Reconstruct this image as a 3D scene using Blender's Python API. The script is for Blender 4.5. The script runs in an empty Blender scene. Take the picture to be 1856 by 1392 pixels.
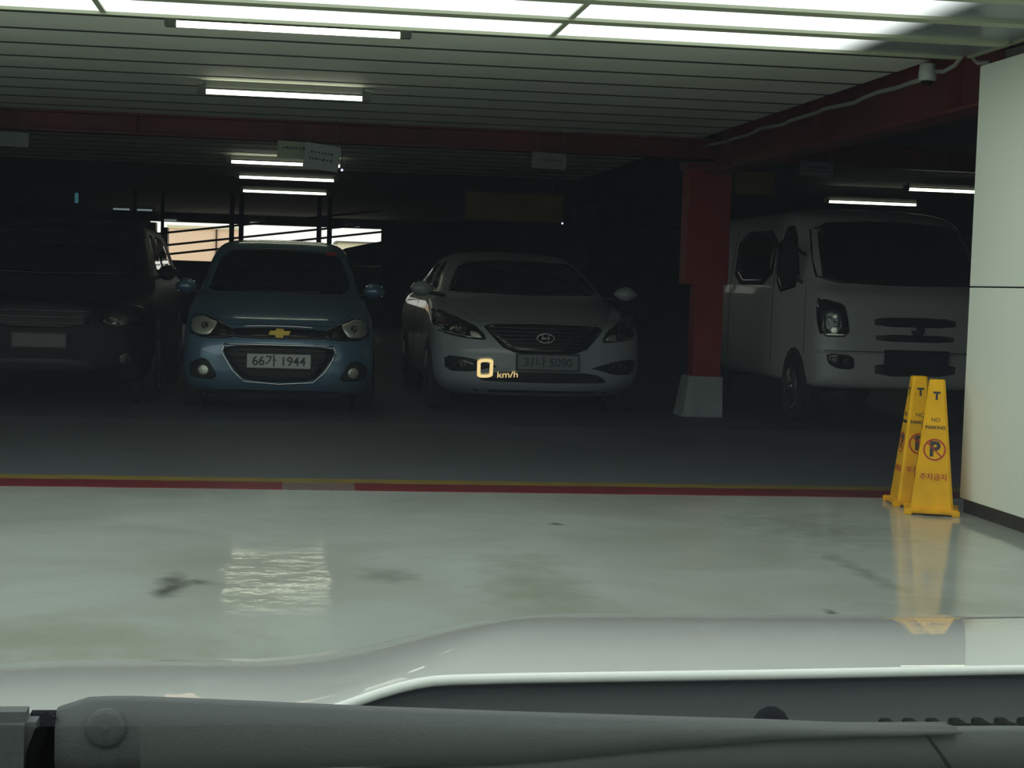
import bpy, bmesh, math, random
from mathutils import Vector, Matrix
from mathutils.bvhtree import BVHTree
random.seed(7)
PI = math.pi
sc = bpy.context.scene
COL = sc.collection

# ------------------------------------------------------------------ camera, world, exposure
YAW, PITCH, ROLL, EYE = math.radians(7.9693), math.radians(3.4575), math.radians(1.78), 1.12
fw = Vector((math.sin(YAW)*math.cos(PITCH), math.cos(YAW)*math.cos(PITCH), -math.sin(PITCH)))
r0 = Vector((math.cos(YAW), -math.sin(YAW), 0)); u0 = r0.cross(fw)
rt = math.cos(ROLL)*r0 + math.sin(ROLL)*u0; up = -math.sin(ROLL)*r0 + math.cos(ROLL)*u0
cam = bpy.data.cameras.new('camera'); cam.sensor_width = 36; cam.lens = 2950/1856*36
cam.clip_start = 0.02; cam.clip_end = 300
camo = bpy.data.objects.new('camera', cam); COL.objects.link(camo)
m = Matrix((rt, up, -fw)).transposed().to_4x4(); m.translation = (0, 0, EYE); camo.matrix_world = m
sc.camera = camo
w = bpy.data.worlds.new('world'); sc.world = w; w.use_nodes = True
WB = w.node_tree.nodes['Background']; WB.inputs[0].default_value = (1.0, 0.98, 0.90, 1); WB.inputs[1].default_value = 1.25
sc.view_settings.view_transform = 'Standard'; sc.view_settings.look = 'None'
sc.view_settings.gamma = 1; sc.view_settings.use_curve_mapping = False
sc.view_settings.exposure = 0.0
PANEL_GLOW = 1.7       # light panels of the bright bay
TUBE_GLOW = 4.5         # fluorescent tubes

# ------------------------------------------------------------------ helpers
def lin(c):
    f = lambda v: v/12.92 if v <= .04045 else ((v+.055)/1.055)**2.4
    return tuple(f(v/255) for v in c) + (1,)
def mat(name, rgb, rough=.5, metal=0, coat=0, emit=0, bump=0, bscale=40, var=0, vscale=3, spec=None, coat_rough=.03):
    M = bpy.data.materials.new(name); M.use_nodes = True; nt = M.node_tree; N = nt.nodes; L = nt.links
    b = N['Principled BSDF']; c = lin(rgb)
    b.inputs['Base Color'].default_value = c; b.inputs['Roughness'].default_value = rough; b.inputs['Metallic'].default_value = metal
    b.inputs['Coat Weight'].default_value = coat; b.inputs['Coat Roughness'].default_value = coat_rough
    if spec is not None: b.inputs['Specular IOR Level'].default_value = spec
    if emit: b.inputs['Emission Color'].default_value = c; b.inputs['Emission Strength'].default_value = emit
    tc = N.new('ShaderNodeTexCoord')
    if var:
        n = N.new('ShaderNodeTexNoise'); n.inputs['Scale'].default_value = vscale; n.inputs['Detail'].default_value = 6
        L.new(tc.outputs['Object'], n.inputs['Vector'])
        r = N.new('ShaderNodeMapRange'); r.inputs[1].default_value = .3; r.inputs[2].default_value = .7; r.inputs[3].default_value = 1-var; r.inputs[4].default_value = 1+var
        L.new(n.outputs[0], r.inputs[0])
        v = N.new('ShaderNodeVectorMath'); v.operation = 'SCALE'; v.inputs[0].default_value = c[:3]
        L.new(r.outputs[0], v.inputs['Scale']); L.new(v.outputs[0], b.inputs['Base Color'])
    if bump:
        n = N.new('ShaderNodeTexNoise'); n.inputs['Scale'].default_value = bscale; n.inputs['Detail'].default_value = 3
        L.new(tc.outputs['Object'], n.inputs['Vector'])
        bp = N.new('ShaderNodeBump'); bp.inputs['Strength'].default_value = bump; bp.inputs['Distance'].default_value = .01
        L.new(n.outputs[0], bp.inputs['Height']); L.new(bp.outputs[0], b.inputs['Normal'])
    return M
def mesh_obj(name, verts, faces, material, parent=None, smooth=False, loc=None):
    me = bpy.data.meshes.new(name); me.from_pydata([tuple(v) for v in verts], [], faces); me.update()
    if smooth: me.polygons.foreach_set('use_smooth', [True]*len(me.polygons))
    return link(name, me, material, parent, loc)
def link(name, me, material, parent=None, loc=None):
    if material: me.materials.append(material)
    o = bpy.data.objects.new(name, me); COL.objects.link(o)
    if parent: o.parent = parent
    if loc: o.location = loc
    return o
def bm_obj(name, bm, material, parent=None, smooth=False, loc=None):
    bmesh.ops.recalc_face_normals(bm, faces=bm.faces)
    me = bpy.data.meshes.new(name); bm.to_mesh(me); bm.free()
    if smooth: me.polygons.foreach_set('use_smooth', [True]*len(me.polygons))
    return link(name, me, material, parent, loc)
def add_box(bm, x0, x1, y0, y1, z0, z1, bev=0, mtx=None):
    r = bmesh.ops.create_cube(bm, size=1)
    S = Matrix.Translation(((x0+x1)/2, (y0+y1)/2, (z0+z1)/2)) @ Matrix.Diagonal((x1-x0, y1-y0, z1-z0, 1))
    if mtx is not None: S = mtx @ S
    bmesh.ops.transform(bm, matrix=S, verts=r['verts'])
    if bev:
        es = list({e for v in r['verts'] for e in v.link_edges})
        bmesh.ops.bevel(bm, geom=es, offset=bev, segments=2, affect='EDGES')
def box(name, x0, x1, y0, y1, z0, z1, material, parent=None, bev=0, mtx=None, loc=None):
    bm = bmesh.new(); add_box(bm, x0, x1, y0, y1, z0, z1, bev, mtx); return bm_obj(name, bm, material, parent, loc=loc)
def add_tube(bm, pts, r, seg=10, caps=True):
    pts = [Vector(p) for p in pts]; rings = []
    for i, p in enumerate(pts):
        t = (pts[min(i+1, len(pts)-1)] - pts[max(i-1, 0)]).normalized()
        a = Vector((0, 0, 1)) if abs(t.z) < .9 else Vector((1, 0, 0))
        u = t.cross(a).normalized(); v = t.cross(u)
        rr = r[i] if isinstance(r, (list, tuple)) else r
        rings.append([bm.verts.new(p + u*math.cos(k*2*PI/seg)*rr + v*math.sin(k*2*PI/seg)*rr) for k in range(seg)])
    for A, B in zip(rings, rings[1:]):
        for k in range(seg): bm.faces.new((A[k], A[(k+1) % seg], B[(k+1) % seg], B[k]))
    if caps: bm.faces.new(rings[0][::-1]); bm.faces.new(rings[-1])
def tube(name, pts, r, material, parent=None, seg=10):
    bm = bmesh.new(); add_tube(bm, pts, r, seg); return bm_obj(name, bm, material, parent, True)
def lathe(name, prof, material, parent=None, axis='z', seg=32, loc=(0, 0, 0)):
    vs, fs = [], []
    for rr, h in prof:
        for k in range(seg):
            a = 2*PI*k/seg; c, s = rr*math.cos(a), rr*math.sin(a)
            vs.append({'z': (c, s, h), 'x': (h, c, s), 'y': (c, h, s)}[axis])
    n = len(prof)
    for i in range(n-1):
        for k in range(seg): fs.append((i*seg+k, i*seg+(k+1) % seg, (i+1)*seg+(k+1) % seg, (i+1)*seg+k))
    fs.append(tuple(range(seg))); fs.append(tuple((n-1)*seg+k for k in range(seg)))
    o = mesh_obj(name, vs, fs, material, parent, True, loc)
    return o
def empty(name, loc=(0, 0, 0), rz=0):
    o = bpy.data.objects.new(name, None); COL.objects.link(o); o.location = loc; o.rotation_euler = (0, 0, rz); o.empty_display_size = .1
    return o
def tag(o, label, cat, group=None):
    o['label'] = label; o['category'] = cat
    if group: o['group'] = group
    return o
def struct(o): o['kind'] = 'structure'; return o
def text(name, s, size, loc, rot, material, parent, ext=.001, sx=1, bold=0):
    cu = bpy.data.curves.new(name, 'FONT'); cu.body = s; cu.size = size; cu.align_x = 'CENTER'; cu.align_y = 'CENTER'; cu.extrude = ext; cu.offset = bold
    cu.materials.append(material)
    t_ = bpy.data.objects.new('t', cu); COL.objects.link(t_); bpy.context.view_layer.update()
    me = bpy.data.meshes.new_from_object(t_.evaluated_get(bpy.context.evaluated_depsgraph_get())); bpy.data.objects.remove(t_)
    if not me.materials: me.materials.append(material)
    for v in me.vertices: v.co.x *= sx
    o = bpy.data.objects.new(name, me); COL.objects.link(o); o.location = loc; o.rotation_euler = rot
    if parent: o.parent = parent
    return o

# ------------------------------------------------------------------ materials
M = {}
M['wall'] = mat('wall_white', (232, 238, 224), .45, var=.03, vscale=1.2)
M['hallwall'] = mat('hall_wall', (215, 220, 210), .5, var=.03)
M['dark_base'] = mat('dark_base', (30, 32, 30), .5)
M['frame'] = mat('panel_frame', (160, 166, 142), .5)
M['deck'] = mat('deck_metal', (228, 234, 222), .6, var=.08, vscale=1.5)
M['deckjoint'] = mat('deck_joint', (40, 42, 40), .7)
M['slab'] = mat('slab_concrete', (78, 80, 80), .9, var=.1)
M['redsteel'] = mat('red_steel', (92, 17, 18), .55, var=.4, vscale=1.6)
M['columnred'] = mat('column_red', (138, 22, 14), .55, var=.15, vscale=3)
M['conduit'] = mat('conduit', (150, 150, 142), .4)
M['plinth'] = mat('plinth', (150, 156, 158), .8, var=.1, vscale=5)
M['tube'] = mat('lamp_tube', (255, 255, 226), .4, emit=TUBE_GLOW)
M['dimtube'] = mat('lamp_tube_dim', (190, 205, 205), .4, emit=.35)
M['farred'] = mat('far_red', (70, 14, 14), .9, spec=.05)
M['fixture'] = mat('lamp_housing', (96, 100, 96), .5)
M['cap'] = mat('lamp_cap', (90, 96, 92), .4)
M['plastic'] = mat('black_plastic', (84, 88, 87), .55, bump=.15, bscale=600, spec=.4)
M['plastic2'] = mat('cowl_plastic', (72, 76, 74), .6, bump=.15, bscale=500, spec=.4)
M['rubber'] = mat('rubber', (10, 11, 12), .9, spec=.05)
M['ownwhite'] = mat('white_car_paint', (236, 240, 233), .35, coat=1, coat_rough=.015)
M['dash'] = mat('dashboard_vinyl', (44, 48, 56), .8, bump=.2, bscale=400)
M['lining'] = mat('roof_lining', (120, 118, 112), .9)
M['hud'] = mat('readout_glow', (230, 200, 138), .5, emit=.88)
M['tyre'] = mat('tyre', (16, 16, 17), .8)
M['rim'] = mat('wheel_rim', (120, 124, 128), .3, metal=.9)
M['carglass'] = mat('tinted_glass', (5, 6, 8), .03, spec=.22)
M['blackgloss'] = mat('black_gloss', (9, 9, 11), .12)
M['blackmatt'] = mat('black_matt', (10, 11, 12), .55)
M['chrome'] = mat('chrome', (215, 218, 220), .12, metal=1)
M['lamp'] = mat('headlamp_reflector', (240, 243, 232), .42, metal=.85, bump=.5, bscale=28)
M['lampdark'] = mat('headlamp_smoked', (80, 84, 86), .15, metal=.7, bump=.5, bscale=30)
M['amber'] = mat('indicator_lens', (86, 30, 24), .15, coat=1)
M['plate'] = mat('plate_white', (190, 192, 188), .5)
M['plategrey'] = mat('plate_grey', (84, 88, 90), .6)
M['plateblue'] = mat('plate_blue', (18, 30, 66), .4)
M['ink'] = mat('plate_ink', (52, 55, 60), .5)
M['gold'] = mat('gold_emblem', (205, 172, 60), .35, metal=.35)
M['bluepaint'] = mat('blue_paint', (76, 112, 138), .28, metal=.3, coat=1)
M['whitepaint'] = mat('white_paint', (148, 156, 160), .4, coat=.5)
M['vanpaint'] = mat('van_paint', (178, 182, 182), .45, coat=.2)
M['blackpaint'] = mat('black_paint', (7, 8, 12), .4, spec=.12)
M['yellow'] = mat('cone_yellow', (238, 178, 0), .5, var=.14, vscale=7, spec=.25)
M['conered'] = mat('cone_red', (176, 42, 26), .5)
M['coneink'] = mat('cone_ink', (52, 50, 44), .6)
M['signgreen'] = mat('sign_green_white', (150, 160, 140), .6)
M['signwhite'] = mat('sign_white', (150, 158, 164), .6, var=.08, vscale=8)
M['signgrey'] = mat('sign_grey', (112, 118, 120), .6)
M['signink'] = mat('sign_ink', (62, 70, 96), .6)
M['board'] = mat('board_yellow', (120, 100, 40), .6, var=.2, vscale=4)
M['peach'] = mat('peach_wall', (252, 222, 200), .8)
M['cream'] = mat('cream_wall', (230, 226, 205), .8)
M['ramp'] = mat('ramp_grey', (110, 110, 104), .8)
M['rust'] = mat('rail_rust', (70, 48, 26), .6)
M['sticker'] = mat('red_sticker', (150, 26, 24), .5)
M['camwhite'] = mat('camera_white', (190, 196, 192), .4)

def floor_mat():
    A = bpy.data.materials.new('epoxy_floor'); A.use_nodes = True; nt = A.node_tree; N = nt.nodes; L = nt.links; b = N['Principled BSDF']
    tc = N.new('ShaderNodeTexCoord')
    def noise(s, d=5, vec=None, dist=0):
        n = N.new('ShaderNodeTexNoise'); n.inputs['Scale'].default_value = s; n.inputs['Detail'].default_value = d; n.inputs['Distortion'].default_value = dist
        L.new(vec or tc.outputs['Object'], n.inputs['Vector']); return n
    n1 = noise(.9, 6, dist=.6)
    cr = N.new('ShaderNodeValToRGB'); cr.color_ramp.elements[0].position = .3; cr.color_ramp.elements[1].position = .65
    cr.color_ramp.elements[0].color = lin((164, 168, 156)); cr.color_ramp.elements[1].color = lin((182, 190, 182))
    L.new(n1.outputs[0], cr.inputs[0]); cur = cr.outputs[0]
    # scuffs and dirt with a place of their own
    for (x, y, rx, ry, col, amt) in [(-.39, 5.93, .055, .22, (66, 68, 58), .8), (-.30, 6.0, .06, .06, (70, 72, 62), .6), (1.29, 7.55, .04, .05, (56, 56, 50), .85), (1.93, 5.42, .025, .14, (60, 62, 50), .85),
                                      (2.45, 5.33, .42, .035, (112, 114, 96), .7), (2.50, 5.55, .40, .22, (140, 144, 128), .5), (2.35, 6.3, .05, .40, (118, 122, 106), .55), (-.62, 5.0, .5, .35, (148, 152, 124), .45),
                                      (.40, 6.15, .10, .14, (112, 114, 104), .5), (.95, 6.0, .18, .7, (140, 144, 122), .5), (1.1, 5.3, .3, .25, (146, 148, 118), .5), (2.55, 7.5, .35, .5, (124, 128, 118), .5)]:
        mp = N.new('ShaderNodeMapping'); mp.vector_type = 'POINT'
        mp.inputs['Location'].default_value = (-x/rx, -y/ry, 0); mp.inputs['Scale'].default_value = (1/rx, 1/ry, 0)
        L.new(tc.outputs['Object'], mp.inputs['Vector'])
        nn = noise(7, 6)
        ad = N.new('ShaderNodeMixRGB'); ad.blend_type = 'ADD'; ad.inputs[0].default_value = 1.0
        s = N.new('ShaderNodeVectorMath'); s.operation = 'MULTIPLY_ADD'; s.inputs[1].default_value = (2.4, 2.4, 0); s.inputs[2].default_value = (-1.2, -1.2, 0)
        L.new(nn.outputs[1], s.inputs[0]); L.new(mp.outputs[0], ad.inputs[1]); L.new(s.outputs[0], ad.inputs[2])
        ln = N.new('ShaderNodeVectorMath'); ln.operation = 'LENGTH'; L.new(ad.outputs[0], ln.inputs[0])
        mr = N.new('ShaderNodeMapRange'); mr.inputs[1].default_value = 1.3; mr.inputs[2].default_value = .2; mr.inputs[3].default_value = 0; mr.inputs[4].default_value = amt
        L.new(ln.outputs['Value'], mr.inputs[0])
        mx = N.new('ShaderNodeMixRGB'); L.new(mr.outputs[0], mx.inputs[0]); L.new(cur, mx.inputs[1]); mx.inputs[2].default_value = lin(col); cur = mx.outputs[0]
    L.new(cur, b.inputs['Base Color'])
    rr = N.new('ShaderNodeMapRange'); rr.inputs[1].default_value = .35; rr.inputs[2].default_value = .65; rr.inputs[3].default_value = .05; rr.inputs[4].default_value = .13
    L.new(n1.outputs[0], rr.inputs[0]); L.new(rr.outputs[0], b.inputs['Roughness'])
    n3 = noise(3.2, 4); bp = N.new('ShaderNodeBump'); bp.inputs['Strength'].default_value = .35; bp.inputs['Distance'].default_value = .008
    L.new(n3.outputs[0], bp.inputs['Height']); L.new(bp.outputs[0], b.inputs['Normal'])
    return A
M['floor'] = floor_mat()
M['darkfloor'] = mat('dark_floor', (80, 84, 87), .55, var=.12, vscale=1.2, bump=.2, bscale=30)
M['bayfloorshade'] = mat('bay_floor_shaded', (66, 69, 71), .6, var=.15, vscale=1.5, bump=.2, bscale=30)  # darker than the aisle floor: shade around the parked cars put into the colour
M['redline'] = mat('red_line', (104, 14, 24), .4, var=.12, vscale=6)
M['fadeline'] = mat('faded_line', (104, 84, 80), .5, var=.12, vscale=8)
M['yellowline'] = mat('yellow_line', (122, 104, 32), .5, var=.2, vscale=5)

def panel_mat():
    A = bpy.data.materials.new('light_panel'); A.use_nodes = True; nt = A.node_tree; N = nt.nodes; L = nt.links; b = N['Principled BSDF']
    b.inputs['Base Color'].default_value = lin((120, 128, 130)); b.inputs['Roughness'].default_value = .25
    g = N.new('ShaderNodeNewGeometry'); s = N.new('ShaderNodeSeparateXYZ'); L.new(g.outputs['Position'], s.inputs[0])
    mr = N.new('ShaderNodeMapRange'); mr.interpolation_type = 'SMOOTHSTEP'
    mr.inputs[1].default_value = 2.98; mr.inputs[2].default_value = 2.66; mr.inputs[3].default_value = 0; mr.inputs[4].default_value = PANEL_GLOW
    L.new(s.outputs[0], mr.inputs[0]); b.inputs['Emission Color'].default_value = (.95, 1, .975, 1); L.new(mr.outputs[0], b.inputs['Emission Strength'])
    return A
M['panel'] = panel_mat()
def glass_mat():
    A = bpy.data.materials.new('windscreen_glass'); A.use_nodes = True; nt = A.node_tree; N = nt.nodes; L = nt.links
    for n in list(N): N.remove(n)
    o = N.new('ShaderNodeOutputMaterial'); mx = N.new('ShaderNodeMixShader'); t = N.new('ShaderNodeBsdfTransparent'); g = N.new('ShaderNodeBsdfGlossy')
    t.inputs[0].default_value = (.93, .97, .95, 1); g.inputs['Roughness'].default_value = 0; g.inputs[0].default_value = (1, 1, 1, 1)
    f = N.new('ShaderNodeLayerWeight'); f.inputs[0].default_value = .5
    pw = N.new('ShaderNodeMath'); pw.operation = 'POWER'; pw.inputs[1].default_value = 5; L.new(f.outputs['Facing'], pw.inputs[0])
    ma = N.new('ShaderNodeMath'); ma.operation = 'MULTIPLY_ADD'; ma.inputs[1].default_value = .92; ma.inputs[2].default_value = .07; L.new(pw.outputs[0], ma.inputs[0])
    L.new(ma.outputs[0], mx.inputs[0]); L.new(t.outputs[0], mx.inputs[1]); L.new(g.outputs[0], mx.inputs[2]); L.new(mx.outputs[0], o.inputs[0])
    return A
M['glass'] = glass_mat()

# ------------------------------------------------------------------ the setting
fl = struct(box('floor', -14, 16, -7, 8.70, -.2, 0, M['floor']))
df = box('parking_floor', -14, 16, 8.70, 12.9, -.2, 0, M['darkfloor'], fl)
box('bay_floor_shaded', -14, 16, 12.9, 41, -.2, 0, M['bayfloorshade'], fl)  # floor from the bays back, with the shade painted in
def line(name, x0, x1, y0, y1, m, h):
    n = 60; vs, fs = [], []
    for i in range(n+1):
        x = x0+(x1-x0)*i/n; j = random.uniform(-.008, .008); k = random.uniform(-.008, .008)
        vs += [(x, y0+j, 0), (x, y1+k, 0), (x, y1+k, h), (x, y0+j, h)]
        if i:
            a = (i-1)*4; b = i*4
            fs += [(a+3, b+3, b+2, a+2), (a, b, b+3, a+3), (a+2, b+2, b+1, a+1)]
    return mesh_obj(name, vs, fs, m, fl)
line('red_line', -13, 0.0, 8.68, 8.98, M['redline'], .004)['label'] = 'dark red painted floor line'
line('red_line', 0.39, 15, 8.68, 8.98, M['redline'], .004)['label'] = 'dark red painted floor line'
line('faded_line', 0.0, 0.39, 8.68, 8.98, M['fadeline'], .003)['label'] = 'pale worn stretch of the red line'
line('yellow_line', -13, 15, 8.98, 9.16, M['yellowline'], .004)['label'] = 'dull yellow painted floor line'

ce = struct(box('ceiling', -14, 16, -7, 41, 2.62, 2.8, M['slab']))
# light panels in rows above the bright bay
pm = None
for r in range(24):
    y1 = 8.27 - r*.56
    if y1 < -5: break
    for k in range(-5, 1):
        x0 = 1.31 + k*2.23
        o = box('light_panel', x0+.015, x0+2.215, y1-.46, y1, 2.40, 2.43, M['panel'], ce) if pm is None else None
        if pm is None: pm = o; px0, py1 = x0, y1
        else:
            o = bpy.data.objects.new('light_panel', pm.data); COL.objects.link(o); o.parent = ce; o.location = (x0-px0, y1-py1, 0)
    box('panel_frame', -9.9, 3.5, y1-.56, y1-.455, 2.385, 2.44, M['frame'], ce)
for k in range(-5, 2):
    x0 = 1.31 + k*2.23
    box('panel_joint', x0-.014, x0+.014, -5.2, 8.27, 2.392, 2.44, M['frame'], ce)
box('panel_edge', -9.9, 3.5, 8.275, 8.30, 2.385, 2.60, M['frame'], ce)
# ribbed metal deck above the parking aisle
dm = None
y = 8.34
while y < 20.5:
    if dm is None:
        bm = bmesh.new()
        add_box(bm, -13.5, 3.62, 0, .572, 0, .10)
        dm = bm_obj('deck_panel', bm, M['deck'], ce, loc=(0, y, 2.48))
        dj = box('deck_joint', -13.5, 3.62, .572, .61, -.004, .10, M['deckjoint'], ce, loc=(0, y, 2.48))
    else:
        for nm, src in (('deck_panel', dm), ('deck_joint', dj)):
            o = bpy.data.objects.new(nm, src.data); COL.objects.link(o); o.parent = ce; o.location = (0, y, 2.48)
    y += .61
# outer walls of the garage and the bright bay
struct(box('wall_left', -14.2, -14, -7, 41, -.2, 2.8, M['slab']))
struct(box('wall_right', 16, 16.2, -7, 41, -.2, 2.8, M['slab']))
struct(box('wall_rear', -14, 16, -7.2, -7, -.2, 2.8, M['hallwall']))
struct(box('wall_side', -10.1, -10, -7, 8.2, 0, 2.62, M['hallwall']))
# the far wall with a long opening to daylight
wb = struct(box('wall_back', -14, 16, 40, 40.25, 0, 1.48, M['slab']))
box('wall_panel', -14, -3.53, 40, 40.25, 1.48, 2.62, M['slab'], wb)
box('wall_panel', 2.27, 16, 40, 40.25, 1.48, 2.62, M['slab'], wb)
box('lintel', -3.53, 2.27, 40, 40.25, 2.40, 2.62, M['slab'], wb)
box('pier', -3.53, -3.28, 39.9, 40.2, 1.48, 2.40, M['ramp'], wb)
box('pier', -3.28, -3.12, 39.7, 40.2, 1.48, 2.36, M['blackmatt'], wb)
box('pier', -3.00, -2.84, 39.7, 40.2, 1.48, 2.25, M['blackmatt'], wb)
bm = bmesh.new(); q = [(.75, 1.48), (2.27, 1.48), (2.27, 2.10), (1.9, 2.02), (1.4, 1.90), (1.05, 1.74)]
f_ = [bm.verts.new((x, 39.7, z)) for x, z in q]; g_ = [bm.verts.new((x, 39.95, z)) for x, z in q]; bm.faces.new(f_); bm.faces.new(g_[::-1])
for i in range(6): bm.faces.new((f_[i], f_[(i+1) % 6], g_[(i+1) % 6], g_[i]))
bm_obj('added_silhouette', bm, M['blackmatt'], wb)  # added black wedge standing for car silhouettes, narrows the bright opening
# white panelled wall beside the bright bay
wr = struct(box('wall_partition', 3.58, 3.78, -5, 8.13, 0, 2.33, M['dark_base']))
for z0, z1 in ((.075, 1.184), (1.192, 2.335)):
    for y0, y1 in ((3.4, 8.15), (-1.4, 3.392), (-5, -1.408)):
        box('wall_panel', 3.55, 3.60, y0, y1, z0, z1, M['wall'], wr, .002)
for z0, z1 in ((.075, 1.184), (1.192, 2.335)):
    box('wall_panel', 3.60, 3.80, 8.12, 8.15, z0, z1, M['wall'], wr)
struct(box('baseboard_right', 3.565, 3.58, -5, 8.13, 0, .073, M['dark_base']))
struct(box('trim_1', 3.62, 3.76, -5, 8.0, 2.335, 2.40, M['ramp']))

# ------------------------------------------------------------------ beams, column, conduit
def ibeam(name, p0, p1, z0, z1, width, m):
    e = empty(name, ((p0[0]+p1[0])/2, (p0[1]+p1[1])/2, z0))
    L = math.dist(p0, p1); e.rotation_euler.z = math.atan2(p1[1]-p0[1], p1[0]-p0[0]); h = z1-z0
    box('bottom_flange', -L/2, L/2, -width/2, width/2, 0, .018, m, e)
    box('top_flange', -L/2, L/2, -width/2, width/2, h-.018, h, m, e)
    box('web', -L/2, L/2, -.012, .012, .018, h-.018, m, e)
    k = -L/2+.6
    while k < L/2:
        box('stiffener', k, k+.012, -width/2+.01, width/2-.01, .018, h-.018, m, e); k += 2.4
    return e
tag(ibeam('steel_beam', (-13.9, 14.3), (15.9, 14.3), 2.30, 2.478, .2, M['redsteel']), 'dark red steel beam running across above the parked cars', 'beam', 'red steel beams')
tag(ibeam('steel_beam', (3.74, 8.2), (3.74, 14.15), 2.16, 2.60, .2, M['redsteel']), 'red steel beam running from the white wall to the red column', 'beam', 'red steel beams')
c = tag(empty('steel_column', (3.72, 14.32, 0)), 'red steel column on a pale concrete plinth between white sedan and white van', 'column')
bm = bmesh.new()
b4 = [(-.20, -.17), (.17, -.17), (.17, .17), (-.20, .17)]; t4 = [(-.14, -.14), (.17, -.14), (.17, .14), (-.14, .14)]
vb = [bm.verts.new((a, b, 0)) for a, b in b4]; vm = [bm.verts.new((a*.92 if a < 0 else a, b, .06)) for a, b in b4]; vt = [bm.verts.new((a, b, .36)) for a, b in t4]
for A, B in ((vb, vm), (vm, vt)):
    for i in range(4): bm.faces.new((A[i], A[(i+1) % 4], B[(i+1) % 4], B[i]))
bm.faces.new(vb[::-1]); bm.faces.new(vt)
bm_obj('plinth', bm, M['plinth'], c)
box('shaft', -.10, .16, -.10, .10, .36, 2.27, M['columnred'], c, .006)
box('casing', -.20, .19, -.13, .13, 1.18, 2.27, M['columnred'], c, .01)
box('collar', -.23, .22, -.15, .15, 2.20, 2.27, M['redsteel'], c, .005)
pts = []
for i in range(21):
    t = i/20; pts.append((3.62-.02*math.sin(t*40), 14.1-t*5.06, 2.385+.006*math.sin(t*23)))
cd = tube('conduit', pts, .014, M['conduit'], seg=8); tag(cd, 'thin pale cable conduit along the top of the red beam', 'conduit')
tb = tube('conduit', [(3.60, 8.87, 2.40), (3.60, 8.75, 2.385), (3.60, 8.6, 2.40), (3.60, 8.5, 2.44), (3.60, 8.45, 2.46), (3.60, 8.40, 2.43), (3.60, 8.30, 2.375), (3.60, 8.15, 2.355)], .012, M['conduit'], seg=8)
tag(tb, 'short grey cable drooping between white camera and white wall', 'conduit')
k = tag(empty('security_camera', (3.585, 8.95, 2.36)), 'small white dome camera on the conduit above the yellow cones', 'camera')
lathe('housing', [(.028, .095), (.045, .09), (.05, .04), (.05, 0), (.04, -.005)], M['camwhite'], k)
lathe('dome', [(.036, -.005), (.03, -.02), (.015, -.03), (.002, -.032)], M['blackgloss'], k)
for i, (x, y, z, l) in enumerate([(0.445, 14.07, 2.06, 'tiny bright lamp beside the tilted white hanging sign'), (3.03, 18.0, 1.83, 'tiny bright lamp beside the dim yellow board')]):
    e = tag(empty('pilot_lamp', (x, y, z)), l, 'lamp')
    lathe('lens', [(.011, -.012), (.011, -.004), (.008, 0)], mat('pilot_glow', (230, 230, 255), .4, emit=1.2), e, 'y', 12)
    tube('bracket', [(0, 0, 0), (0, .03, .02), (0, .03, (2.50 if y < 14.2 else 2.63)-z)], .003, M['fixture'], e, 8)

# ------------------------------------------------------------------ fluorescent lights
def tube_light(x, y, L, label, m='tube', z=2.40, grp='fluorescent lights'):
    e = tag(empty('fluorescent_light', (x, y, z)), label, 'lamp', grp)
    h = L/2
    box('housing', -h-.02, h+.02, .005, .05, .035, .078, M['fixture'], e, .004)
    for s in (-1, 1): tube('hanger', [(s*h*.7, .028, .07), (s*h*.7, .028, 2.625-z)], .006, M['fixture'], e, 6)
    bm = bmesh.new(); add_tube(bm, [(-h, 0, 0), (h, 0, 0)], .017, 12); bm_obj('lamp_tube', bm, M[m], e, True)
    for s in (-1, 1): box('end_cap', min(s*h, s*(h+.06)), max(s*h, s*(h+.06)), -.016, .045, -.014, .05, M['cap'], e, .004)
    return e
tube_light(-.017, 8.56, 1.14, 'nearest lit fluorescent tube just behind the bright ceiling panels')
tube_light(-.045, 11.6, 1.08, 'lit fluorescent tube under the ribbed ceiling before the red cross beam')
tube_light(-.03, 14.9, 1.14, 'lit fluorescent tube just behind the red cross beam', z=2.45)
tube_light(-.04, 18.5, 1.2, 'lit fluorescent tube partly hidden by the tilted hanging sign')
tube_light(-.03, 21.25, 1.2, 'middle of the three lit tubes behind the hanging signs over blue car')
tube_light(-.06, 24.6, 1.22, 'lowest and farthest of the three lit tubes over blue car')
tube_light(7.93, 21.55, 1.24, 'lit fluorescent tube just above the roof of the white van')
tube_light(7.85, 18.5, 1.2, 'lit fluorescent tube cut off by the white wall above the van')
for x, y, l in ((-3.3, 33.4, 'faint far tube left of the dark posts, leftmost of the pair'), (-2.86, 33.4, 'faint far tube above the daylight gap, right one of the pair'),
                (-2.75, 39.0, 'faint far tube just above the peach daylight opening'), (-.72, 38.6, 'faint far tube above the roof of the blue car'), (1.5, 38.6, 'faint far tube above right end of the daylight gap')):
    tube_light(x, y, .32, l, 'dimtube', grp='faint far tubes')

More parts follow.
